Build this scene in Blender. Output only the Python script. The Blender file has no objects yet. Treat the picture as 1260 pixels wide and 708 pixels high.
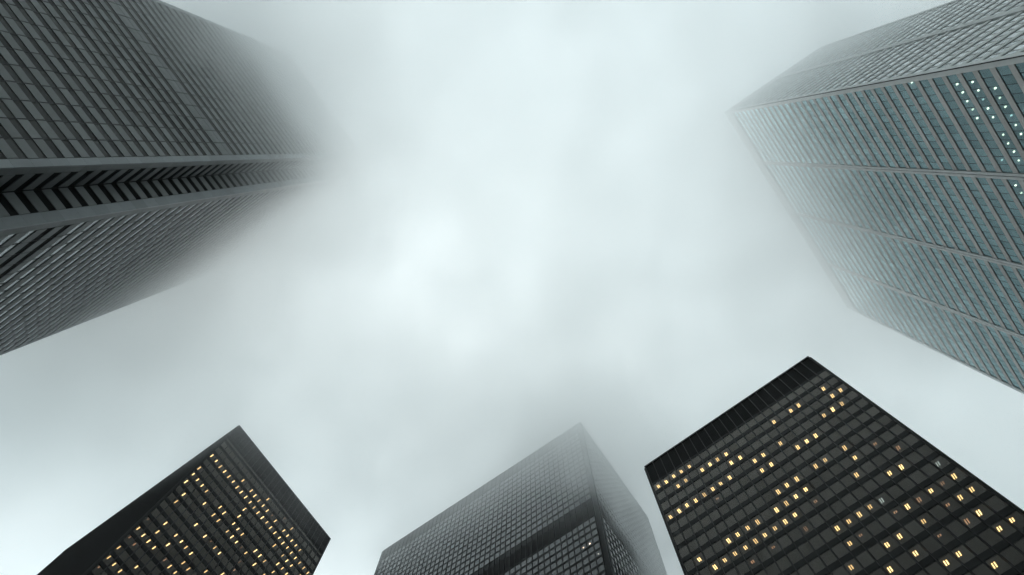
import bpy, math, random
from mathutils import Matrix, Vector

random.seed(7)
S = bpy.context.scene
COL = S.collection

# ------------------------------------------------------------------ camera
# Axes of the city grid (world x, y, z) written in camera space (right, down, forward)
AX = Vector((0.81686557, -0.56686823, -0.10672887))
AY = Vector((0.57666533, 0.80692964, 0.12775626))
AZ = Vector((0.01370172, -0.16590652, 0.98604629))
FOCAL_PX, PW, PH, EYE = 1008.0, 1260.0, 708.0, 1.6
cam = bpy.data.cameras.new('camera')
cam.sensor_fit = 'HORIZONTAL'
cam.sensor_width = 36.0
cam.lens = 36.0 * FOCAL_PX / PW
cam.clip_start = 0.05
cam.clip_end = 20000.0
cam_ob = bpy.data.objects.new('camera', cam)
COL.objects.link(cam_ob)
cam_ob.matrix_world = Matrix(((AX.x, -AX.y, -AX.z, 0), (AY.x, -AY.y, -AY.z, 0), (AZ.x, -AZ.y, -AZ.z, EYE), (0, 0, 0, 1)))
S.camera = cam_ob


def project(w):
    d = Vector((w[0], w[1], w[2] - EYE))
    c = AX * d.x + AY * d.y + AZ * d.z
    if c.z < 1.0:
        return None
    return PW / 2 + FOCAL_PX * c.x / c.z, PH / 2 + FOCAL_PX * c.y / c.z


# ------------------------------------------------------------------ world, sun, exposure
SUN_EL, SUN_AZ = math.radians(76), math.radians(143)      # azimuth measured from +x towards +y
world = bpy.data.worlds.new('World')
S.world = world
world.use_nodes = True
nt = world.node_tree
N, Lk = nt.nodes, nt.links
N.clear()
out = N.new('ShaderNodeOutputWorld')
bg = N.new('ShaderNodeBackground')
sky = N.new('ShaderNodeTexSky')
sky.sky_type = 'NISHITA'
sky.sun_disc = False
sky.sun_elevation = SUN_EL
sky.sun_rotation = math.pi / 2 - SUN_AZ
sky.dust_density = 4.0
hsv = N.new('ShaderNodeHueSaturation')
hsv.inputs['Saturation'].default_value = 0.12
hsv.inputs['Value'].default_value = 0.5
Lk.new(sky.outputs[0], hsv.inputs['Color'])
geo = N.new('ShaderNodeNewGeometry')
sep = N.new('ShaderNodeSeparateXYZ')
Lk.new(geo.outputs['Incoming'], sep.inputs[0])
up = N.new('ShaderNodeMath'); up.operation = 'MULTIPLY_ADD'; up.use_clamp = True
up.inputs[1].default_value = -0.65; up.inputs[2].default_value = 0.35     # overcast sky: zenith nearly three times the horizon
Lk.new(sep.outputs['Z'], up.inputs[0])
grey = N.new('ShaderNodeMix'); grey.data_type = 'RGBA'; grey.blend_type = 'MULTIPLY'
grey.inputs['Factor'].default_value = 1.0
grey.inputs['A'].default_value = (6.4, 7.6, 7.95, 1)
pw = N.new('ShaderNodeMath'); pw.operation = 'POWER'; pw.inputs[1].default_value = 1.1
Lk.new(up.outputs[0], pw.inputs[0])
Lk.new(pw.outputs[0], grey.inputs['B'])
mixw = N.new('ShaderNodeMix'); mixw.data_type = 'RGBA'
mixw.inputs['Factor'].default_value = 0.85
Lk.new(hsv.outputs[0], mixw.inputs['A'])
Lk.new(grey.outputs['Result'], mixw.inputs['B'])
Lk.new(mixw.outputs['Result'], bg.inputs['Color'])
bg.inputs['Strength'].default_value = 0.15
Lk.new(bg.outputs[0], out.inputs['Surface'])

sun = bpy.data.lights.new('sun', 'SUN')
sun.energy = 0.5
sun.angle = math.radians(25)
sun.color = (1.0, 0.97, 0.92)
sun_ob = bpy.data.objects.new('sun', sun)
COL.objects.link(sun_ob)
sd = Vector((math.cos(SUN_EL) * math.cos(SUN_AZ), math.cos(SUN_EL) * math.sin(SUN_AZ), math.sin(SUN_EL)))
sun_ob.rotation_euler = sd.to_track_quat('Z', 'Y').to_euler()
sun_ob.location = sd * 600

S.view_settings.view_transform = 'Standard'
S.view_settings.look = 'None'
S.view_settings.exposure = 0.34
S.view_settings.gamma = 1.0
S.cycles.volume_bounces = 12
S.cycles.max_bounces = 16
S.cycles.transparent_max_bounces = 12
S.cycles.use_denoising = True


# ------------------------------------------------------------------ materials
def new_mat(name):
    m = bpy.data.materials.new(name)
    m.use_nodes = True
    m.node_tree.nodes.clear()
    return m, m.node_tree.nodes, m.node_tree.links


def tint_node(n, l):
    """0..1 per piece: object random for single pieces plus a face attribute for joined ones."""
    oi = n.new('ShaderNodeObjectInfo')
    at = n.new('ShaderNodeAttribute'); at.attribute_name = 'tint'
    ad = n.new('ShaderNodeMath'); ad.operation = 'ADD'
    l.new(oi.outputs['Random'], ad.inputs[0]); l.new(at.outputs['Fac'], ad.inputs[1])
    fr = n.new('ShaderNodeMath'); fr.operation = 'FRACT'
    l.new(ad.outputs[0], fr.inputs[0])
    return fr


def solid(name, c0, c1, rough=0.6, metallic=0.0, spec=0.5, noise=0.5, namp=0.25, stretch=(1, 1, 0.25), bump=0.0):
    """piece-to-piece variation between c0 and c1, streaky dirt, uneven gloss"""
    m, n, l = new_mat(name)
    o = n.new('ShaderNodeOutputMaterial'); b = n.new('ShaderNodeBsdfPrincipled')
    l.new(b.outputs[0], o.inputs['Surface'])
    t = tint_node(n, l)
    mx = n.new('ShaderNodeMix'); mx.data_type = 'RGBA'
    mx.inputs['A'].default_value = (*c0, 1); mx.inputs['B'].default_value = (*c1, 1)
    l.new(t.outputs[0], mx.inputs['Factor'])
    g = n.new('ShaderNodeNewGeometry')
    mp = n.new('ShaderNodeVectorMath'); mp.operation = 'MULTIPLY'; mp.inputs[1].default_value = stretch
    l.new(g.outputs['Position'], mp.inputs[0])
    nz = n.new('ShaderNodeTexNoise'); nz.inputs['Scale'].default_value = noise; nz.inputs['Detail'].default_value = 6
    nz.inputs['Roughness'].default_value = 0.65
    l.new(mp.outputs[0], nz.inputs['Vector'])
    mr = n.new('ShaderNodeMapRange'); mr.inputs['From Min'].default_value = 0.3; mr.inputs['From Max'].default_value = 0.7
    mr.inputs['To Min'].default_value = 1 - namp; mr.inputs['To Max'].default_value = 1 + namp
    l.new(nz.outputs['Fac'], mr.inputs['Value'])
    ml = n.new('ShaderNodeMix'); ml.data_type = 'RGBA'; ml.blend_type = 'MULTIPLY'; ml.inputs['Factor'].default_value = 1
    l.new(mx.outputs['Result'], ml.inputs['A']); l.new(mr.outputs[0], ml.inputs['B'])
    l.new(ml.outputs['Result'], b.inputs['Base Color'])
    rr = n.new('ShaderNodeMapRange'); rr.inputs['To Min'].default_value = max(0.02, rough - 0.1); rr.inputs['To Max'].default_value = min(1, rough + 0.1)
    l.new(nz.outputs['Fac'], rr.inputs['Value']); l.new(rr.outputs[0], b.inputs['Roughness'])
    b.inputs['Metallic'].default_value = metallic
    b.inputs['Specular IOR Level'].default_value = spec
    if bump:
        bp = n.new('ShaderNodeBump'); bp.inputs['Strength'].default_value = bump; bp.inputs['Distance'].default_value = 0.02
        l.new(nz.outputs['Fac'], bp.inputs['Height']); l.new(bp.outputs[0], b.inputs['Normal'])
    return m


def clear_glass(name, tint, ior=1.5, gain=1.0, rough=0.03, refl=(0.92, 0.96, 0.97)):
    """thin see-through pane: tinted transmission plus Fresnel reflection"""
    m, n, l = new_mat(name)
    o = n.new('ShaderNodeOutputMaterial')
    tr = n.new('ShaderNodeBsdfTransparent')
    gl = n.new('ShaderNodeBsdfGlossy'); gl.inputs['Roughness'].default_value = rough
    fr = n.new('ShaderNodeFresnel'); fr.inputs['IOR'].default_value = ior
    t = tint_node(n, l)
    mr = n.new('ShaderNodeMapRange'); mr.inputs['To Min'].default_value = 0.85 * gain; mr.inputs['To Max'].default_value = 1.12 * gain
    l.new(t.outputs[0], mr.inputs['Value'])
    mu = n.new('ShaderNodeMath'); mu.operation = 'MULTIPLY'; mu.use_clamp = True
    gm = n.new('ShaderNodeNewGeometry')                      # reflect on the outer surface of the thin pane only
    fo = n.new('ShaderNodeMath'); fo.operation = 'SUBTRACT'; fo.inputs[0].default_value = 1.0
    l.new(gm.outputs['Backfacing'], fo.inputs[1])
    ff = n.new('ShaderNodeMath'); ff.operation = 'MULTIPLY'
    l.new(fr.outputs[0], ff.inputs[0]); l.new(fo.outputs[0], ff.inputs[1])
    l.new(ff.outputs[0], mu.inputs[0]); l.new(mr.outputs[0], mu.inputs[1])
    tr.inputs['Color'].default_value = (*tint, 1)
    gl.inputs['Color'].default_value = (*refl, 1)
    mx = n.new('ShaderNodeMixShader')
    l.new(mu.outputs[0], mx.inputs[0]); l.new(tr.outputs[0], mx.inputs[1]); l.new(gl.outputs[0], mx.inputs[2])
    l.new(mx.outputs[0], o.inputs['Surface'])
    return m


def coated_glass(name, c0, c1, gain, rough=0.05):
    """opaque-backed window: dark body colour under a Fresnel reflection of the given strength"""
    m, n, l = new_mat(name)
    o = n.new('ShaderNodeOutputMaterial')
    t = tint_node(n, l)
    mx = n.new('ShaderNodeMix'); mx.data_type = 'RGBA'
    mx.inputs['A'].default_value = (*c0, 1); mx.inputs['B'].default_value = (*c1, 1)
    l.new(t.outputs[0], mx.inputs['Factor'])
    df = n.new('ShaderNodeBsdfDiffuse'); l.new(mx.outputs['Result'], df.inputs['Color'])
    gl = n.new('ShaderNodeBsdfGlossy'); gl.inputs['Roughness'].default_value = rough
    gl.inputs['Color'].default_value = (0.92, 0.96, 0.97, 1)
    fr = n.new('ShaderNodeFresnel'); fr.inputs['IOR'].default_value = 1.5
    mr = n.new('ShaderNodeMapRange'); mr.inputs['To Min'].default_value = 0.8 * gain; mr.inputs['To Max'].default_value = 1.2 * gain
    l.new(t.outputs[0], mr.inputs['Value'])
    mu = n.new('ShaderNodeMath'); mu.operation = 'MULTIPLY'; mu.use_clamp = True
    l.new(fr.outputs[0], mu.inputs[0]); l.new(mr.outputs[0], mu.inputs[1])
    ms = n.new('ShaderNodeMixShader')
    l.new(mu.outputs[0], ms.inputs[0]); l.new(df.outputs[0], ms.inputs[1]); l.new(gl.outputs[0], ms.inputs[2])
    l.new(ms.outputs[0], o.inputs['Surface'])
    return m


def emitter(name, color, strength):
    m, n, l = new_mat(name)
    o = n.new('ShaderNodeOutputMaterial'); e = n.new('ShaderNodeEmission')
    e.inputs['Color'].default_value = (*color, 1)
    oi = n.new('ShaderNodeObjectInfo')                       # no two lamps equally bright
    mr = n.new('ShaderNodeMapRange'); mr.inputs['To Min'].default_value = 0.45 * strength; mr.inputs['To Max'].default_value = 1.45 * strength
    l.new(oi.outputs['Random'], mr.inputs['Value']); l.new(mr.outputs[0], e.inputs['Strength'])
    l.new(e.outputs[0], o.inputs['Surface'])
    return m


MAT = {
    'steel': solid('black_painted_steel', (0.005, 0.005, 0.005), (0.008, 0.008, 0.0075), 0.5, 0, 0.12, 0.8, 0.3),
    'mullion': solid('black_steel_mullion', (0.007, 0.0065, 0.0065), (0.011, 0.01, 0.01), 0.42, 0, 0.15, 0.8, 0.3),
    'louvre': solid('black_louvre_metal', (0.004, 0.004, 0.004), (0.007, 0.0065, 0.0065), 0.6, 0, 0.1, 0.8, 0.3),
    'td_glass': clear_glass('bronze_glass', (0.62, 0.6, 0.56), 1.45, 0.88, 0.03, (0.95, 0.9, 0.84)),
    'mid_glass': solid('grey_bronze_glass', (0.022, 0.024, 0.025), (0.04, 0.042, 0.042), 0.08, 0, 0.5, 0.3, 0.15),
    'room': solid('office_ceiling', (0.16, 0.155, 0.145), (0.2, 0.195, 0.18), 0.85, 0, 0.2, 0.7, 0.1),
    'core': solid('dark_core_wall', (0.05, 0.05, 0.048), (0.07, 0.068, 0.065), 0.8, 0, 0.3, 0.3, 0.2),
    'marble': solid('weathered_grey_marble', (0.1, 0.109, 0.109), (0.15, 0.162, 0.162), 0.5, 0, 0.4, 0.6, 0.16, (1, 1, 0.4), 0.1),
    'pier': solid('pale_marble_pier', (0.13, 0.148, 0.156), (0.18, 0.205, 0.216), 0.4, 0, 0.45, 0.5, 0.14, (1, 1, 0.4)),
    'joint': solid('dark_joint', (0.012, 0.012, 0.012), (0.018, 0.018, 0.018), 0.7, 0, 0.2, 0.5, 0.2),
    'fcp_glass': coated_glass('office_glass_dulled', (0.022, 0.02, 0.018), (0.045, 0.042, 0.037), 0.3),  # same glass as the long face, reflection weakened to darken the main face
    'long_glass': coated_glass('office_glass_brightened', (0.03, 0.03, 0.03), (0.05, 0.05, 0.05), 1.1),  # same glass as the main face, reflection strengthened to brighten these panes
    'side_dark': coated_glass('unreflecting_side_glass', (0.006, 0.006, 0.006), (0.01, 0.01, 0.01), 0.06, 0.2),  # darkened, sky reflection nearly removed, so the grazing face stays black
    'louvre_notch_black': solid('louvre_and_dark_notch_pane', (0.004, 0.004, 0.004), (0.007, 0.007, 0.007), 0.8, 0, 0.1, 0.5, 0.2),  # louvre black, also painted on notch panes for their dark reflections
    'stainless': solid('stainless_steel', (0.38, 0.37, 0.355), (0.46, 0.45, 0.435), 0.5, 0.55, 0.5, 0.4, 0.08),
    'stainless_b': solid('cover_and_brightened_steel', (0.56, 0.58, 0.575), (0.64, 0.66, 0.65), 0.45, 0.2, 0.5, 0.4, 0.08),  # column covers; its pale tone also paints the short face brighter
    'teal_glass': clear_glass('blue_green_glass', (0.44, 0.63, 0.66), 1.5, 1.75, 0.03, (0.6, 0.84, 0.89)),
    'teal_room': solid('blue_grey_room', (0.3, 0.4, 0.41), (0.36, 0.46, 0.47), 0.9, 0, 0.2, 0.25, 0.25),
    'warm': emitter('warm_tube_light', (1.0, 0.7, 0.32), 5.0),
    'warm_dim': emitter('dim_tube_light', (1.0, 0.6, 0.36), 0.7),
    'cool': emitter('cool_tube_light', (0.75, 0.95, 1.0), 1.3),
    'white': emitter('white_downlight', (1.0, 0.7, 0.48), 7.0),
    'white_dim': emitter('dim_downlight', (1.0, 0.95, 0.85), 1.2),
    'ground': solid('plaza_concrete', (0.16, 0.16, 0.155), (0.2, 0.2, 0.195), 0.7, 0, 0.4, 0.2, 0.25, (1, 1, 1)),
    'paver': solid('granite_paver', (0.2, 0.2, 0.19), (0.27, 0.265, 0.255), 0.55, 0, 0.45, 1.2, 0.2, (1, 1, 1)),
}


# ------------------------------------------------------------------ geometry helpers
FACES = ((0, 3, 2, 1), (4, 5, 6, 7), (0, 1, 5, 4), (1, 2, 6, 5), (2, 3, 7, 6), (3, 0, 4, 7))


def box_verts(b):
    x0, x1, y0, y1, z0, z1 = b
    return [(x0, y0, z0), (x1, y0, z0), (x1, y1, z0), (x0, y1, z0), (x0, y0, z1), (x1, y0, z1), (x1, y1, z1), (x0, y1, z1)]


def mesh_of(name, boxes, mat, origin=(0, 0, 0)):
    vs, fs, tint = [], [], []
    ox, oy, oz = origin
    for b in boxes:
        k = len(vs)
        vs += [(x - ox, y - oy, z - oz) for x, y, z in box_verts(b)]
        fs += [tuple(k + i for i in f) for f in FACES]
        tint += [random.random()] * 6
    me = bpy.data.meshes.new(name)
    me.from_pydata(vs, [], fs)
    at = me.attributes.new('tint', 'FLOAT', 'FACE')
    at.data.foreach_set('value', tint)
    me.materials.append(mat)
    return me


class Tower:
    """an Empty at the tower's base with every piece below it; boxes are given in world metres"""

    def __init__(self, name, label, base, yaw=0.0, group=None):
        self.root = bpy.data.objects.new(name, None)
        COL.objects.link(self.root)
        self.root.location = (base[0], base[1], 0)
        self.root.rotation_euler.z = math.radians(yaw)
        self.root.empty_display_size = 5
        self.root['label'] = label
        self.root['category'] = 'skyscraper'
        if group:
            self.root['group'] = group
        self.base = base
        self.shared = {}

    def part(self, name, boxes, mat, parent=None, stuff=False, label=None):
        me = mesh_of(name, boxes, MAT[mat], (self.base[0], self.base[1], 0))
        o = bpy.data.objects.new(name, me)
        COL.objects.link(o)
        o.parent = parent or self.root
        if parent:
            o.location = -parent.location
        if stuff:
            o['kind'] = 'stuff'
        if label:
            o['label'] = label
        return o

    def single(self, name, b, mat, tilt=0.0):
        c = ((b[0] + b[1]) / 2, (b[2] + b[3]) / 2, (b[4] + b[5]) / 2)
        d = (round(b[1] - b[0], 3), round(b[3] - b[2], 3), round(b[5] - b[4], 3))
        key = (d, mat, name)
        if key not in self.shared:
            me = mesh_of(name, [(-d[0] / 2, d[0] / 2, -d[1] / 2, d[1] / 2, -d[2] / 2, d[2] / 2)], MAT[mat])
            me.attributes.remove(me.attributes['tint'])
            self.shared[key] = me
        o = bpy.data.objects.new(name, self.shared[key])
        COL.objects.link(o)
        o.parent = self.root
        o.location = (c[0] - self.base[0], c[1] - self.base[1], c[2])
        if tilt:
            o.rotation_euler = (random.gauss(0, tilt), random.gauss(0, tilt), random.gauss(0, tilt))
        return o

    def pieces(self, name, boxes, mat, limit=300, tilt=0.0, min_px=8.0, rest=None):
        """the pieces that show largest become objects of their own, the rest one joined part"""
        rank = []
        for b in boxes:
            ps = [project(v) for v in box_verts(b)]
            big = 0.0
            if all(ps):
                us = [p[0] for p in ps]; vs = [p[1] for p in ps]
                w = min(max(us), PW) - max(min(us), 0); h = min(max(vs), PH) - max(min(vs), 0)
                if w > 0 and h > 0 and max(us) - min(us) > 0 and math.hypot(max(us) - min(us), max(vs) - min(vs)) >= min_px:
                    big = w * h
            rank.append((big, b))
        rank.sort(key=lambda r: -r[0])
        own = [b for a, b in rank if a > 0][:limit]
        left = [b for a, b in rank[len(own):]]
        obs = [self.single(name, b, mat, tilt) for b in own]
        if left:
            self.part(rest or name, left, mat, stuff=True)
        return obs


def frange(n, a, b):
    return [a + (b - a) * i / n for i in range(n + 1)]


# ------------------------------------------------------------------ ground
def sheet(name, x0, x1, y0, y1, z, mat, cuts=1):
    vs = [(x0 + (x1 - x0) * i / cuts, y0 + (y1 - y0) * j / cuts, z) for j in range(cuts + 1) for i in range(cuts + 1)]
    fs = [(j * (cuts + 1) + i, j * (cuts + 1) + i + 1, (j + 1) * (cuts + 1) + i + 1, (j + 1) * (cuts + 1) + i) for j in range(cuts) for i in range(cuts)]
    me = bpy.data.meshes.new(name)
    me.from_pydata(vs, [], fs)
    me.materials.append(MAT[mat])
    o = bpy.data.objects.new(name, me)
    COL.objects.link(o)
    o['kind'] = 'structure'
    return o


sheet('ground', -6000, 6000, -6000, 6000, 0.0, 'ground')
sheet('plaza_pavement', -44, 48, -22, 52, 0.004, 'paver')


# ------------------------------------------------------------------ black tower, lit windows, near (facade faces -y)
def tower_front():
    x0, x1, y0, top = -14.4, 19.95, 56.97, 138.0
    t = Tower('office_tower', 'black steel tower whose square dark windows glow with warm twin-tube ceiling lights', (x0, y0), -0.9,
              'black steel towers')
    y1 = y0 + 36.6
    m, cx = 1.525, -13.99
    pitch, sill0, wh = 3.7, 127.25, 2.62
    rows = 33
    zlow = sill0 - pitch * (rows - 1)
    d = 5.0
    # core and outer walls round the office space behind the glass
    t.part('core', [(x0 + 0.3, x1 - 0.3, y0 + d, y1 - 0.3, 0.0, top - 0.6)], 'core')
    t.part('side_wall', [(x0 + 0.02, x0 + 0.28, y0 + 0.6, y1, zlow - 1, top - 0.3)], 'steel')
    t.part('side_wall', [(x1 - 0.28, x1 - 0.02, y0 + 0.6, y1, zlow - 1, top - 0.3)], 'steel')
    t.part('roof', [(x0 + 0.5, x1 - 0.5, y0 + 0.5, y1 - 0.5, top - 0.59, top - 0.32)], 'steel')
    # corner columns with a set-back corner
    for a, b in ((x0, x0 + 0.41), (x1 - 0.4, x1)):
        ia, ib = (a + 0.24, b) if a == x0 else (a, b - 0.24)
        t.part('corner_column', [(ia, ib, y0 - 0.05, y0 + 0.25, 0, top + 0.02), (a, b, y0 + 0.251, y0 + 0.6, 0, top)], 'steel')
    panes, spandrels, slabs = [], [], []
    xs = [cx + m * i for i in range(23)]
    for r in range(rows):
        z = sill0 - pitch * r
        for c in range(22):
            panes.append((xs[c] + 0.1, xs[c + 1] - 0.1, y0 + 0.06, y0 + 0.075, z, z + wh))
        lo = z + wh
        hi = z + pitch if r else z + wh + 0.55
        spandrels.append((xs[0], xs[22], y0, y0 + 0.22, lo, hi))
        slabs.append((x0 + 0.3, x1 - 0.3, y0 + 0.24, y0 + d - 0.01, lo + 0.03, hi - 0.04))
    t.pieces('window_pane', panes, 'td_glass', tilt=0.002)
    for b in spandrels:
        t.single('spandrel', b, 'steel')
    slab_obs = [t.single('floor_slab', b, 'room') for b in slabs]
    # slim steel frames round the glass
    frames = [(x - 0.1, x + 0.1, y0 + 0.03, y0 + 0.1, zlow, sill0 + wh) for x in xs]
    for b in frames:
        t.single('window_frame', b, 'steel')
    for x in xs:
        t.single('mullion', (x - 0.05, x + 0.05, y0 - 0.16, y0 - 0.002, zlow - 0.5, top - 0.1), 'mullion')
    # plant floor louvres and parapet
    lz0, lz1 = sill0 + wh + 0.56, top - 0.5
    for c in range(22):
        t.part('louvre_panel', [(xs[c] + 0.06, xs[c + 1] - 0.06, y0 + 0.03 + 0.02 * (k % 2), y0 + 0.2, lz0 + (lz1 - lz0) * k / 28, lz0 + (lz1 - lz0) * (k + 0.7) / 28) for k in range(28)], 'louvre')
    t.part('louvre_backing', [(xs[0], xs[22], y0 + 0.21, y0 + 0.3, lz0, lz1)], 'joint')
    t.part('parapet', [(x0 + 0.24, x1 - 0.24, y0 - 0.08, y0 + 0.24, top - 0.49, top + 0.1)], 'steel')
    # lobby
    t.part('lobby_glass', [(x0 + 3, x1 - 3, y0 + 3, y0 + 3.05, 0, zlow - 1.0)], 'mid_glass')
    t.part('soffit', [(x0 + 0.41, x1 - 0.41, y0, y0 + d - 0.02, zlow - 1.0, zlow - 0.05)], 'steel')
    # tube lights on the office ceilings
    lit = {0: [0, 1, 2, 3, 4], 1: [2, 3, 5, 6, 7, 8, 14, 16, 17, 20], 2: [8, 9, 20, 21], 3: [0, 1, 2, 3, 4, 5, 6, 7, 10, 11, 13, 18, 19, 20],
           4: [10, 11, 14, 15, 16], 6: [10, 11, 12, 14, 15, 17], 7: [1, 4, 5, 6, 7, 9, 10, 11, 12, 17], 8: [2, 3, 4, 5, 6, 7, 8, 9, 10, 16],
           9: [18, 19], 10: [12, 13, 14, 15], 11: [12, 17, 19, 21], 12: [11, 14, 15, 17, 20, 21], 13: [13, 15, 20], 14: [16, 17, 20, 21], 15: [18]}
    dim = {4: [5], 7: [19], 8: [12, 20], 9: [5, 7, 10], 11: [13, 16, 18, 20], 12: [19], 13: [17, 19]}
    cool = {10: [16, 21]}
    for table, mat in ((lit, 'warm'), (dim, 'warm_dim'), (cool, 'cool')):
        for r, cs in table.items():
            zc = sill0 - pitch * r + wh + 0.03
            for c in cs:
                x = xs[c] + m * 0.42 + random.uniform(-0.06, 0.06)
                a = 0.55 + random.uniform(-0.05, 0.1)
                ln = random.uniform(0.5, 0.72) if mat != 'warm_dim' else random.uniform(0.25, 0.7)
                t.part('ceiling_light', [(x - 0.18, x - 0.07, y0 + a, y0 + a + ln, zc - 0.06, zc - 0.002),
                                         (x + 0.07, x + 0.18, y0 + a + random.uniform(0, 0.06), y0 + a + ln, zc - 0.06, zc - 0.002)], mat, slab_obs[r])


# ------------------------------------------------------------------ black tower far left (facade faces +x)
def tower_left():
    x0, y0, y1, top = -94.69, 14.1, 50.8, 192.0
    t = Tower('office_tower', 'black steel tower with rows of tiny single-bar lights below a ribbed louvre band', (x0, y0), -0.6,
              'black steel towers')
    xb = x0 - 57.0
    m, cy = 1.5, 14.42
    pitch, wh = 3.555, 2.5
    sill0 = 172.1 + pitch * 2
    sill0 = sill0 + pitch            # row 0
    rows = 47
    zlow = sill0 - pitch * (rows - 1)
    d = 5.0
    t.part('core', [(xb + 0.3, x0 - d, y0 + 0.35, y1 - 0.3, 0.0, top - 0.6)], 'core')
    t.part('side_wall', [(x0 - d + 0.01, x0 - 0.6, y0 + 0.36, y0 + 0.6, zlow - 1, top - 0.5)], 'steel')
    t.part('side_wall', [(x0 - d + 0.01, x0 - 0.6, y1 - 0.28, y1 - 0.02, zlow - 1, top - 0.5)], 'steel')
    t.part('roof', [(xb + 0.5, x0 - 0.5, y0 + 0.5, y1 - 0.5, top - 0.59, top - 0.32)], 'steel')
    for a, b, ya, yb in ((y0, y0 + 0.32, y0 + 0.14, y0 + 0.32), (y1 - 0.35, y1, y1 - 0.35, y1 - 0.16)):
        t.part('corner_column', [(x0 - 0.25, x0 + 0.05, ya, yb, 0, top + 0.02), (x0 - 0.6, x0 - 0.251, a, b, 0, top)], 'steel')
    ys = [cy + m * i for i in range(25)]
    panes, spandrels, slabs = [], [], []
    for r in range(rows):
        z = sill0 - pitch * r
        for c in range(24):
            panes.append((x0 - 0.075, x0 - 0.06, ys[c] + 0.1, ys[c + 1] - 0.1, z, z + wh))
        lo, hi = z + wh, (z + pitch if r else z + wh + 1.9)
        spandrels.append((x0 - 0.22, x0, ys[0], ys[24], lo, hi))
        slabs.append((x0 - d + 0.01, x0 - 0.24, y0 + 0.62, y1 - 0.3, lo + 0.03, hi - 0.04))
    t.pieces('window_pane', panes, 'td_glass', tilt=0.002, min_px=7)
    for b in spandrels:
        t.single('spandrel', b, 'steel')
    slab_obs = [t.single('floor_slab', b, 'room') for b in slabs]
    for y in ys:
        t.single('window_frame', (x0 - 0.1, x0 - 0.03, y - 0.1, y + 0.1, zlow, sill0 + wh), 'steel')
        t.single('mullion', (x0 + 0.002, x0 + 0.16, y - 0.05, y + 0.05, zlow - 0.5, top - 0.1), 'mullion')
    lz0, lz1 = 183.75, top - 0.5
    for c in range(24):
        t.part('louvre_panel', [(x0 - 0.2, x0 - 0.03 - 0.02 * (k % 2), ys[c] + 0.06, ys[c + 1] - 0.06, lz0 + (lz1 - lz0) * k / 28, lz0 + (lz1 - lz0) * (k + 0.7) / 28) for k in range(28)], 'louvre')
    t.part('louvre_backing', [(x0 - 0.3, x0 - 0.21, ys[0], ys[24], lz0, lz1)], 'joint')
    t.part('parapet', [(x0 - 0.24, x0 + 0.08, y0 + 0.14, y1 - 0.16, top - 0.49, top + 0.1)], 'steel')
    # side facade seen at a grazing angle (faces -y)
    n = 37
    xs = frange(n, x0 - 0.7, xb + 0.4)
    for x in xs:
        t.single('side_mullion', (x - 0.05, x + 0.05, y0 + 0.10, y0 + 0.3, zlow - 0.5, top - 0.1), 'mullion')
    sp = []
    gl = []
    for r in range(rows):
        z = sill0 - pitch * r
        sp.append((xs[-1], xs[0], y0 + 0.305, y0 + 0.345, z + wh, z + pitch))
        for i in range(n):
            gl.append((xs[i + 1] + 0.1, xs[i] - 0.1, y0 + 0.315, y0 + 0.34, z, z + wh))
    sp.append((xs[-1], xs[0], y0 + 0.305, y0 + 0.345, sill0 + pitch, top - 0.1))
    t.part('side_spandrel', sp, 'steel', stuff=True)
    t.part('side_window_pane', gl, 'side_dark', stuff=True)
    t.part('side_parapet', [(xb, x0 - 0.62, y0 + 0.06, y0 + 0.34, top - 0.09, top + 0.1)], 'steel')
    t.part('lobby_glass', [(x0 - 3.05, x0 - 3, y0 + 3, y1 - 3, 0, zlow - 1.0)], 'mid_glass')
    t.part('soffit', [(x0 - d + 0.02, x0, y0 + 0.62, y1 - 0.36, zlow - 1.0, zlow - 0.05)], 'steel')
    lit = {1: [11, 17], 2: [6, 8, 9, 10, 11, 12, 14, 16, 17, 18, 19, 20], 3: list(range(24)), 4: [9, 16, 18, 19, 20, 22], 5: [0, 9, 18, 19, 20],
           6: [0, 1, 2, 3, 6, 7, 9, 10, 11, 14, 15, 16, 18], 7: [0, 4, 6, 7, 9, 10, 11, 13, 15, 17], 8: [1], 9: [1, 5, 7, 9, 10], 10: [12],
           11: [2, 4, 5, 6, 7, 10], 12: [2, 4, 7, 8], 13: [0, 1, 2, 3, 6, 7], 15: [0, 3], 16: [0, 1, 2]}
    dim = {1: [15], 2: [13], 4: [9], 7: [12], 8: [13], 9: [8, 13], 12: [0], 13: [5], 14: [0, 1], 17: [0]}
    for table, mat in ((lit, 'warm'), (dim, 'warm_dim')):
        for r, cs in table.items():
            zc = sill0 - pitch * r + wh + 0.03
            for c in cs:
                y = ys[c] + m * 0.42 + random.uniform(-0.05, 0.05)
                a = 0.32 + random.uniform(-0.04, 0.08)
                ln = random.uniform(0.65, 0.95) if mat == 'warm' else random.uniform(0.35, 0.8)
                t.part('ceiling_light', [(x0 - a - ln, x0 - a, y - 0.08, y + 0.08, zc - 0.06, zc - 0.002)], mat, slab_obs[r])


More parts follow.
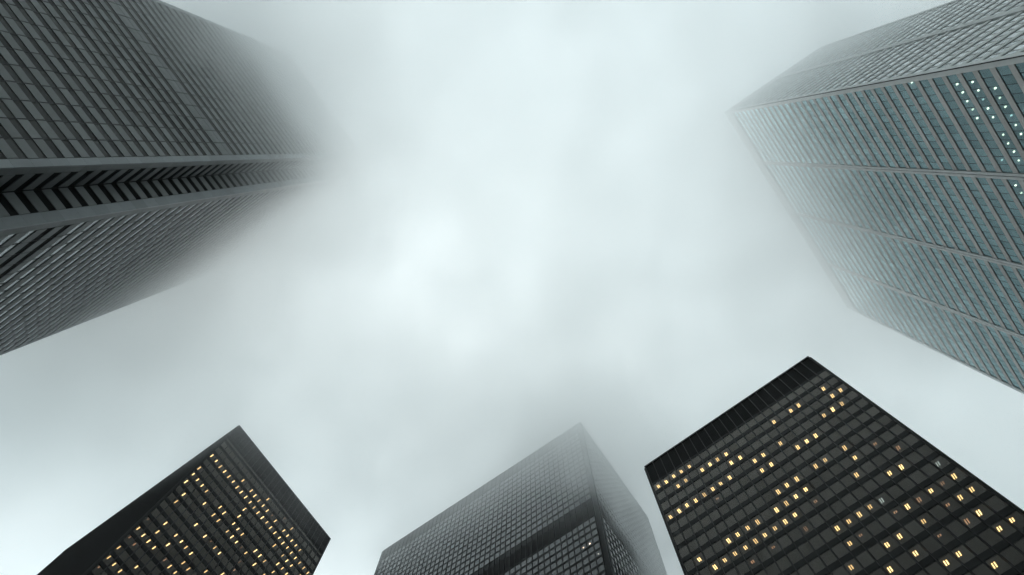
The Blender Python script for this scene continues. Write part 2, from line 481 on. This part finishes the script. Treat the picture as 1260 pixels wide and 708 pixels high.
# ------------------------------------------------------------------ tall black tower in the middle (faces -y and +x)
def tower_middle():
    x0, x1, y0, y1, top = -105.4, -32.1, 75.3, 111.9, 236.0
    t = Tower('office_tower', 'dark unlit tower with a black band across its window grid, corner wrapped in cloud', (x1, y0), 0.5,
              'black steel towers')
    pitch, wh = 3.05, 2.0
    bands = [(229.3, 235.5), (174.6, 181.3)]
    t.part('core', [(x0 + 0.1, x1 - 0.1, y0 + 0.1, y1 - 0.1, 0, top - 0.5)], 'steel')
    t.part('roof', [(x0 + 0.5, x1 - 0.5, y0 + 0.5, y1 - 0.5, top - 0.49, top - 0.2)], 'steel')
    xs = frange(46, x0 + 1.0, x1 - 1.3)
    ys = frange(23, y0 + 1.0, y1 - 1.0)
    for x in xs:
        t.single('mullion', (x - 0.06, x + 0.06, y0 - 0.14, y0 + 0.06, 8, top - 0.1), 'mullion')
    for y in ys:
        t.single('side_mullion', (x1 - 0.06, x1 + 0.14, y - 0.06, y + 0.06, 8, top - 0.1), 'stainless' if False else 'mullion')
    gl, gs = [], []
    z = bands[0][0] - 0.5 - wh
    rows = []
    while z > 9:
        if not any(a < z + wh and z < b for a, b in bands):
            rows.append(z)
        z -= pitch
    for z in rows:
        for i in range(46):
            gl.append((xs[i] + 0.15, xs[i + 1] - 0.15, y0 + 0.02, y0 + 0.09, z, z + wh))
        for i in range(23):
            gs.append((x1 - 0.09, x1 - 0.02, ys[i] + 0.15, ys[i + 1] - 0.15, z, z + wh))
    t.pieces('window_pane', gl, 'mid_glass', tilt=0.003, min_px=9)
    t.part('side_window_pane', gs, 'mid_glass', stuff=True)
    for z in rows:
        t.single('spandrel', (x0 + 1.0, x1 - 1.3, y0 - 0.01, y0 + 0.07, z + wh + 0.03, z + pitch - 0.03), 'steel')
        t.single('side_spandrel', (x1 - 0.07, x1 + 0.01, y0 + 1.0, y1 - 1.0, z + wh + 0.03, z + pitch - 0.03), 'steel')
    for a, b in bands:
        t.part('louvre_band', [(x0 + 1.0, x1 - 1.3, y0 + 0.0 + 0.02 * (k % 2), y0 + 0.085, a + (b - a) * k / 24, a + (b - a) * (k + 0.7) / 24) for k in range(24)], 'louvre')
        t.part('louvre_band', [(x1 - 0.085, x1 - 0.02 * (k % 2), y0 + 1.0, y1 - 1.0, a + (b - a) * k / 24, a + (b - a) * (k + 0.7) / 24) for k in range(24)], 'louvre')
    for x, y in ((x0, y0), (x1, y0), (x1, y1)):
        sx = 1 if x == x0 else -1; sy = 1 if y == y0 else -1
        t.part('corner_column', [(min(x - 0.05 * sx, x + 0.8 * sx), max(x - 0.05 * sx, x + 0.8 * sx), min(y - 0.05 * sy, y + 0.8 * sy), max(y - 0.05 * sy, y + 0.8 * sy), 0, top + 0.02)], 'steel')
    t.part('parapet', [(x0 + 0.8, x1 - 0.8, y0 - 0.07, y0 + 0.3, top - 0.48, top + 0.1)], 'steel')
    t.part('parapet', [(x1 - 0.3, x1 + 0.07, y0 + 0.8, y1 - 0.8, top - 0.48, top + 0.1)], 'steel')
    for x, z, mat in ((-37.35, 163.4, 'white'), (-35.75, 163.4, 'white'), (-34.2, 157.2, 'white_dim'), (-37.4, 200.3, 'white_dim'), (-35.8, 200.3, 'white_dim'), (-34.2, 200.3, 'white_dim')):
        zr = min(rows, key=lambda q: abs(q + wh / 2 - z))
        t.part('window_light', [(x - 0.1, x + 0.1, y0 - 0.005, y0 + 0.019, zr + 0.7, zr + 0.95)], mat)


# ------------------------------------------------------------------ stainless tower on the right (faces -x and -y)
def tower_right():
    x0, x1, y0, y1, top = 52.5, 83.9, 24.2, 92.3, 239.0
    t = Tower('office_tower', 'steel and blue-green glass tower with paired column strips and small white lights', (x0, y0), 0.9)
    pitch = 3.91
    z0 = 101.77
    d = 6.0
    kmin, kmax = -25, 33
    t.part('core', [(x0 + d, x1 - 0.2, y0 + 0.3, y1 - 0.2, 0, top - 0.5)], 'teal_room')
    t.part('end_wall', [(x0 + 0.3, x0 + d - 0.01, y0 + 0.3, y0 + 0.6, 0, top - 0.5)], 'teal_room')
    t.part('end_wall', [(x0 + 0.3, x0 + d - 0.01, y1 - 0.5, y1 - 0.2, 0, top - 0.5)], 'teal_room')
    t.part('roof', [(x0 + 0.4, x1 - 0.4, y0 + 0.4, y1 - 0.4, top - 0.49, top - 0.2)], 'stainless')
    lines = frange(4, y0, y1)
    panes, spand, mull, slabs, cuts = [], [], [], [], []
    for k in range(kmin, kmax + 1):
        zc = z0 + pitch * k                 # spandrel centre
        a, b = zc - 0.62, zc + 0.62
        slabs.append((x0 + 0.3, x0 + d - 0.01, y0 + 0.62, y1 - 0.52, a + 0.1, b - 0.1))
        for i in range(4):
            ya, yb = lines[i] + 0.5, lines[i + 1] - 0.5
            if i == 0:
                ya = lines[0] + 0.75
            if i == 3:
                yb = lines[4] - 0.75
            spand.append((x0, x0 + 0.25, ya + 0.01, yb - 0.01, a, b))
            if k < kmax:
                pw = (yb - ya) / 12
                for j in range(12):
                    panes.append((x0 + 0.09, x0 + 0.11, ya + pw * j + 0.025, ya + pw * (j + 1) - 0.025, b, a + pitch))
                    if j:
                        mull.append((x0 + 0.075, x0 + 0.13, ya + pw * j - 0.025, ya + pw * j + 0.025, b, a + pitch))
    t.pieces('window_pane', panes, 'teal_glass', tilt=0.0012)
    t.pieces('spandrel', spand, 'stainless', min_px=12)
    t.part('window_frame', mull, 'joint', stuff=True)
    slab_obs = [t.single('floor_slab', b, 'teal_room') for b in slabs]
    for i in range(1, 4):
        for s in (-1, 1):
            c = lines[i] + s * 0.275
            t.single('column_strip', (x0 - 0.12, x0 + 0.3, c - 0.215, c + 0.215, 0, top), 'stainless_b')
        t.single('column_gap', (x0 + 0.0, x0 + 0.29, lines[i] - 0.06, lines[i] + 0.06, 0, top - 0.1), 'joint')
    for c, w in ((y0 + 0.375, 0.36), (y1 - 0.375, 0.36)):
        t.single('corner_strip', (x0 - 0.12, x0 + 0.295, c - w, c + w, 0, top + 0.05), 'stainless_b')
    # short face (faces -y): two bays
    xl = frange(2, x0, x1)
    p2, s2, m2 = [], [], []
    for k in range(kmin, kmax + 1):
        zc = z0 + pitch * k
        a, b = zc - 0.62, zc + 0.62
        for i in range(2):
            xa, xb = xl[i] + 0.9, xl[i + 1] - 0.7
            s2.append((xa + 0.01, xb - 0.01, y0, y0 + 0.29, a, b))
            if k < kmax:
                pw = (xb - xa) / 10
                for j in range(10):
                    p2.append((xa + pw * j + 0.06, xa + pw * (j + 1) - 0.06, y0 + 0.1, y0 + 0.14, b, a + pitch))
                    if j:
                        m2.append((xa + pw * j - 0.06, xa + pw * j + 0.06, y0 + 0.05, y0 + 0.19, b, a + pitch))
    t.pieces('side_window_pane', p2, 'side_glass', tilt=0.0015)
    t.pieces('side_spandrel', s2, 'stainless_b', min_px=12)  # paler steel than the long face: this side's brighter light put into colour
    t.part('side_window_frame', m2, 'stainless', stuff=True)
    for c, w in ((x0 + 0.44, 0.43), (x0 + 0.5 * (x1 - x0) + 0.1, 0.75), (x1 - 0.35, 0.34)):
        t.single('side_column_strip', (c - w + 0.02, c + w, y0 - 0.12, y0 + 0.295, 0, top + 0.03), 'stainless_b')
    t.single('corner_gap', (x0 - 0.1, x0 + 0.03, y0 - 0.1, y0 + 0.012, 0, top), 'joint')
    t.part('parapet', [(x0 - 0.14, x0 + 0.3, y0 + 0.76, y1 - 0.76, z0 + pitch * kmax + 0.65, top - 0.02)], 'stainless_b')
    t.part('parapet', [(x0 + 0.9, x1 - 0.7, y0 - 0.1, y0 + 0.29, z0 + pitch * kmax + 0.65, top - 0.02)], 'stainless_b')
    lit = {2: [0], 5: [1, 2, 3, 4, 5, 12, 13, 14], 6: [1, 2, 4, 5, 7, 8, 9, 10], 7: [2, 3, 4, 6, 7, 8]}
    dim = {5: [10], 6: [3], 7: [5]}
    for table, mat in ((lit, 'white'), (dim, 'white_dim')):
        for r, cs in table.items():
            zc = z0 + pitch * (4 - (r - 5)) - 0.52           # underside of the slab above the strip of glass
            for c in cs:
                y = 25.45 + 1.375 * c
                a = random.uniform(0.6, 0.75)
                t.part('ceiling_light', [(x0 + a, x0 + a + random.uniform(0.2, 0.3), y - 0.1, y + 0.1, zc - 0.05, zc - 0.002)], mat, slab_obs[4 - (r - 5) - kmin])


# ------------------------------------------------------------------ marble tower on the left with notched corner (faces +x and +y)
def tower_marble():
    x0, xi, xf = -48.3, -53.49, -107.5          # main face, inner notch face, far end of the long face
    yF, yi, yL = -31.65, -31.65, -26.8
    yfar, top = -75.1, 298.0
    t = Tower('office_tower', 'grey marble tower with a notched corner of black chevron strips vanishing into cloud', (x0, yF), 0.0)
    pitch, wh = 3.96, 1.78
    zs = 98.66                                   # a spandrel starts here, the window lies below it
    rec = 0.1
    kmin, kmax = -24, 49
    xb, yb = xf - 5.2, yfar - 5.2
    t.part('core', [(xf, xi - 0.6, yb, yL - 0.6, 0, top - 1), (xi - 0.59, x0 - 0.6, yfar, yi - 0.6, 0, top - 1), (xb, xf - 0.01, yfar, yi - 0.6, 0, top - 1)], 'core')
    P, W, WL, J, PI, LV, BL = [], [], [], [], [], [], []
    LV2 = []

    def strip_x(face_x, ya, yb_, cols, who):
        """panels on a face looking along +x between ya and yb_"""
        e = frange(cols, ya, yb_)
        for k in range(kmin, kmax):
            zp = zs + pitch * k
            for i in range(cols):
                P.append((face_x - 0.25, face_x, e[i] + 0.09, e[i + 1] - 0.09, zp, zp + pitch - wh))
                w = (face_x - rec - 0.04, face_x - rec, e[i] + 0.095, e[i + 1] - 0.095, zp - wh + 0.004, zp - 0.004)
                if k in (2, 3) and who == 'notch':
                    LV.append(w)
                elif k == 17 and who == 'main':
                    P.append((face_x - 0.24, face_x - 0.02, e[i] + 0.09, e[i + 1] - 0.09, zp - wh + 0.04, zp - 0.04))
                elif who == 'notch':
                    BL.append(w)
                else:
                    W.append(w)
        for i in range(1, cols):
            J.append((face_x - 0.26, face_x - 0.06, e[i] - 0.085, e[i] + 0.085, 8, top - 3))
        J.append((face_x - 0.2, face_x - 0.1, e[0] + 0.01, e[0] + 0.085, 8, top - 3))
        J.append((face_x - 0.2, face_x - 0.1, e[cols] - 0.085, e[cols] - 0.01, 8, top - 3))

    def strip_y(face_y, xa, xb_, cols, who):
        e = frange(cols, xa, xb_)
        for k in range(kmin, kmax):
            zp = zs + pitch * k
            for i in range(cols):
                P.append((e[i] + 0.09, e[i + 1] - 0.09, face_y - 0.25, face_y, zp, zp + pitch - wh))
                w = (e[i] + 0.095, e[i + 1] - 0.095, face_y - rec - 0.04, face_y - rec, zp - wh + 0.004, zp - 0.004)
                if k in (2, 3):
                    LV.append(w)
                elif who == 'notch':
                    BL.append(w)
                else:
                    WL.append(w)
        for i in range(1, cols):
            J.append((e[i] - 0.085, e[i] + 0.085, face_y - 0.26, face_y - 0.06, 8, top - 3))

    def pier(name, b):
        """a smooth pier of storey-high marble slabs"""
        for k in range(kmin, kmax):
            zp = zs + pitch * k
            PI.append((b[0], b[1], b[2], b[3], zp + 0.01, zp + pitch - 0.01))

    strip_x(x0, -74.0, -32.8, 14, 'main')
    pier('p', (x0 - 0.25, x0 + 0.02, -32.79, yF))                   # light band on the main face
    PR = []
    for k in range(kmin, kmax):                                    # its return into the notch
        zp = zs + pitch * k
        PR.append((x0 - 1.5, x0 - 0.26, yi - 0.25, yi - 0.005, zp + 0.01, zp + pitch - 0.01))
    pier('p', (x0 - 0.25, x0 + 0.02, yfar, -74.01))
    strip_y(yi, xi + 0.02, x0 - 1.52, 1, 'notch')
    strip_x(xi, yi + 0.02, -28.36, 1, 'notch')
    pier('p', (xi - 0.25, xi + 0.02, -28.35, yL))                   # second light band
    for k in range(kmin, kmax):
        zp = zs + pitch * k
        PR.append((xi - 1.6, xi - 0.26, yL - 0.25, yL - 0.005, zp + 0.01, zp + pitch - 0.01))
    strip_y(yL, xf + 1.4, xi - 1.62, 17, 'long')
    for k in range(kmin, kmax):
        zp = zs + pitch * k
        PR.append((xf, xf + 1.38, yL - 0.25, yL - 0.005, zp + 0.01, zp + pitch - 0.01))
    t.pieces('marble_panel', P, 'marble', tilt=0.0006)
    t.pieces('window_pane', W, 'fcp_glass', tilt=0.002)
    t.pieces('long_window_pane', WL, 'long_glass', tilt=0.002)
    t.pieces('notch_window_pane', BL, 'louvre_notch_black')  # panes painted black in place of the dark surroundings they reflect
    t.pieces('louvre_strip', LV, 'louvre_notch_black')
    t.pieces('pier_slab', PI, 'pier', tilt=0.0006)
    t.pieces('return_slab', PR, 'marble', tilt=0.0006)
    for b in J:
        t.single('joint_strip', b, 'joint')
    t.part('backing', [(x0 - 0.6, x0 - 0.33, yfar + 0.1, yi - 0.35, 0, top - 1), (xi + 0.1, x0 - 0.61, yi - 0.59, yi - 0.33, 0, top - 1),
                       (xi - 0.59, xi - 0.33, yi - 0.3, yL - 0.35, 0, top - 1), (xf + 0.1, xi - 0.61, yL - 0.59, yL - 0.33, 0, top - 1)], 'joint')
    t.part('parapet', [(xf, x0, yfar, yF, top - 0.9, top)], 'pier')


MAT['side_glass'] = coated_glass('sky_painted_side_glass', (0.2, 0.23, 0.24), (0.32, 0.355, 0.365), 1.5, 0.08)  # pale body colour stands in for sky reflected by the short-face panes

tower_front()
tower_left()
tower_middle()
tower_right()
tower_marble()


# ------------------------------------------------------------------ low cloud that swallows the towers
def cloud_material(name, build):
    m, n, l = new_mat(name)
    o = n.new('ShaderNodeOutputMaterial')
    pv = n.new('ShaderNodeVolumePrincipled')
    pv.inputs['Color'].default_value = (0.992, 0.999, 0.999, 1)
    pv.inputs['Anisotropy'].default_value = 0.7
    l.new(pv.outputs[0], o.inputs['Volume'])
    l.new(build(n, l), pv.inputs['Density'])
    return m


def mth(n, l, op, a, b=None, c=None, clamp=False):
    q = n.new('ShaderNodeMath'); q.operation = op; q.use_clamp = clamp
    for i, v in enumerate((a, b, c)):
        if v is None:
            continue
        if isinstance(v, (int, float)):
            q.inputs[i].default_value = v
        else:
            l.new(v, q.inputs[i])
    return q.outputs[0]


def smooth(n, l, v, a, b, lo=0.0, hi=1.0):
    q = n.new('ShaderNodeMapRange'); q.interpolation_type = 'SMOOTHSTEP'
    q.inputs['From Min'].default_value = a; q.inputs['From Max'].default_value = b
    q.inputs['To Min'].default_value = lo; q.inputs['To Max'].default_value = hi
    l.new(v, q.inputs['Value'])
    return q.outputs[0]


def noise(n, l, vec, scale, detail=3):
    q = n.new('ShaderNodeTexNoise'); q.inputs['Scale'].default_value = scale; q.inputs['Detail'].default_value = detail
    l.new(vec, q.inputs['Vector'])
    return q.outputs['Fac']


CLOUD_K = 0.068


def layer_density(n, l):
    g = n.new('ShaderNodeNewGeometry')
    s = n.new('ShaderNodeSeparateXYZ'); l.new(g.outputs['Position'], s.inputs[0])
    x, y, z = s.outputs
    # the cloud base is uneven and lifts away towards the far corner of the square
    lift = mth(n, l, 'MULTIPLY', mth(n, l, 'MAXIMUM', mth(n, l, 'SUBTRACT', mth(n, l, 'SUBTRACT', y, x), 95.0), 0.0), 0.6)
    lift = mth(n, l, 'SUBTRACT', lift, mth(n, l, 'MULTIPLY', mth(n, l, 'MAXIMUM', mth(n, l, 'SUBTRACT', x, 10.0), 0.0), 0.19))
    lift = mth(n, l, 'MAXIMUM', lift, -24.0)
    wob = mth(n, l, 'MULTIPLY', mth(n, l, 'SUBTRACT', noise(n, l, g.outputs['Position'], 0.011, 2), 0.5), 60.0)
    h = mth(n, l, 'SUBTRACT', mth(n, l, 'SUBTRACT', z, lift), wob)
    d = smooth(n, l, h, 142.0, 260.0)
    d = mth(n, l, 'MULTIPLY', d, smooth(n, l, mth(n, l, 'SUBTRACT', z, lift), 266.0, 282.0, 1.0, 0.0))
    # a thicker bank hangs round the marble tower
    # thinner beyond the far corner of the square
    d = mth(n, l, 'MULTIPLY', d, smooth(n, l, mth(n, l, 'SUBTRACT', y, x), 95.0, 210.0, 1.0, 0.6))
    bank = mth(n, l, 'MULTIPLY', smooth(n, l, y, 5.0, -40.0), smooth(n, l, x, 5.0, -50.0))
    bank = mth(n, l, 'MULTIPLY_ADD', smooth(n, l, x, 30.0, 62.0), 0.4, bank)
    d = mth(n, l, 'MULTIPLY', d, mth(n, l, 'MULTIPLY_ADD', bank, smooth(n, l, z, 198.0, 256.0, 0.0, 1.8), 1.0))
    puff = smooth(n, l, noise(n, l, g.outputs['Position'], 0.017, 5), 0.34, 0.67, 0.68, 1.34)
    rag = smooth(n, l, noise(n, l, g.outputs['Position'], 0.06, 4), 0.36, 0.64, 0.66, 1.36)       # ragged finer billows
    puff = mth(n, l, 'MULTIPLY', puff, rag)
    # lower wisps drift past the corner and the short face of the middle tower
    tear = mth(n, l, 'MULTIPLY', mth(n, l, 'SUBTRACT', noise(n, l, g.outputs['Position'], 0.05, 4), 0.5), 1.5)
    w = None
    for centre, size, amount in (((-24, 74, 196), (20, 26, 44), 2.6), ((-23, 90, 176), (15, 26, 36), 2.8)):
        off = n.new('ShaderNodeVectorMath'); off.operation = 'SUBTRACT'; off.inputs[1].default_value = centre
        l.new(g.outputs['Position'], off.inputs[0])
        sc = n.new('ShaderNodeVectorMath'); sc.operation = 'DIVIDE'; sc.inputs[1].default_value = size
        l.new(off.outputs[0], sc.inputs[0])
        ln = n.new('ShaderNodeVectorMath'); ln.operation = 'LENGTH'; l.new(sc.outputs[0], ln.inputs[0])
        q = smooth(n, l, mth(n, l, 'ADD', ln.outputs['Value'], tear), 0.2, 0.95, amount, 0.0)
        w = q if w is None else mth(n, l, 'ADD', w, q)
    return mth(n, l, 'MULTIPLY', mth(n, l, 'ADD', mth(n, l, 'MULTIPLY', d, puff), w), CLOUD_K)


cm = cloud_material('low_cloud', layer_density)
cm.cycles.volume_step_rate = 0.5
me = mesh_of('low_cloud', [(-1500, 1500, -1500, 1500, 118, 336)], cm)
me.attributes.remove(me.attributes['tint'])
lc = bpy.data.objects.new('low_cloud', me)
COL.objects.link(lc)
lc['kind'] = 'stuff'
lc['label'] = 'pale grey low cloud hiding the tops of the towers'
lc['category'] = 'cloud'
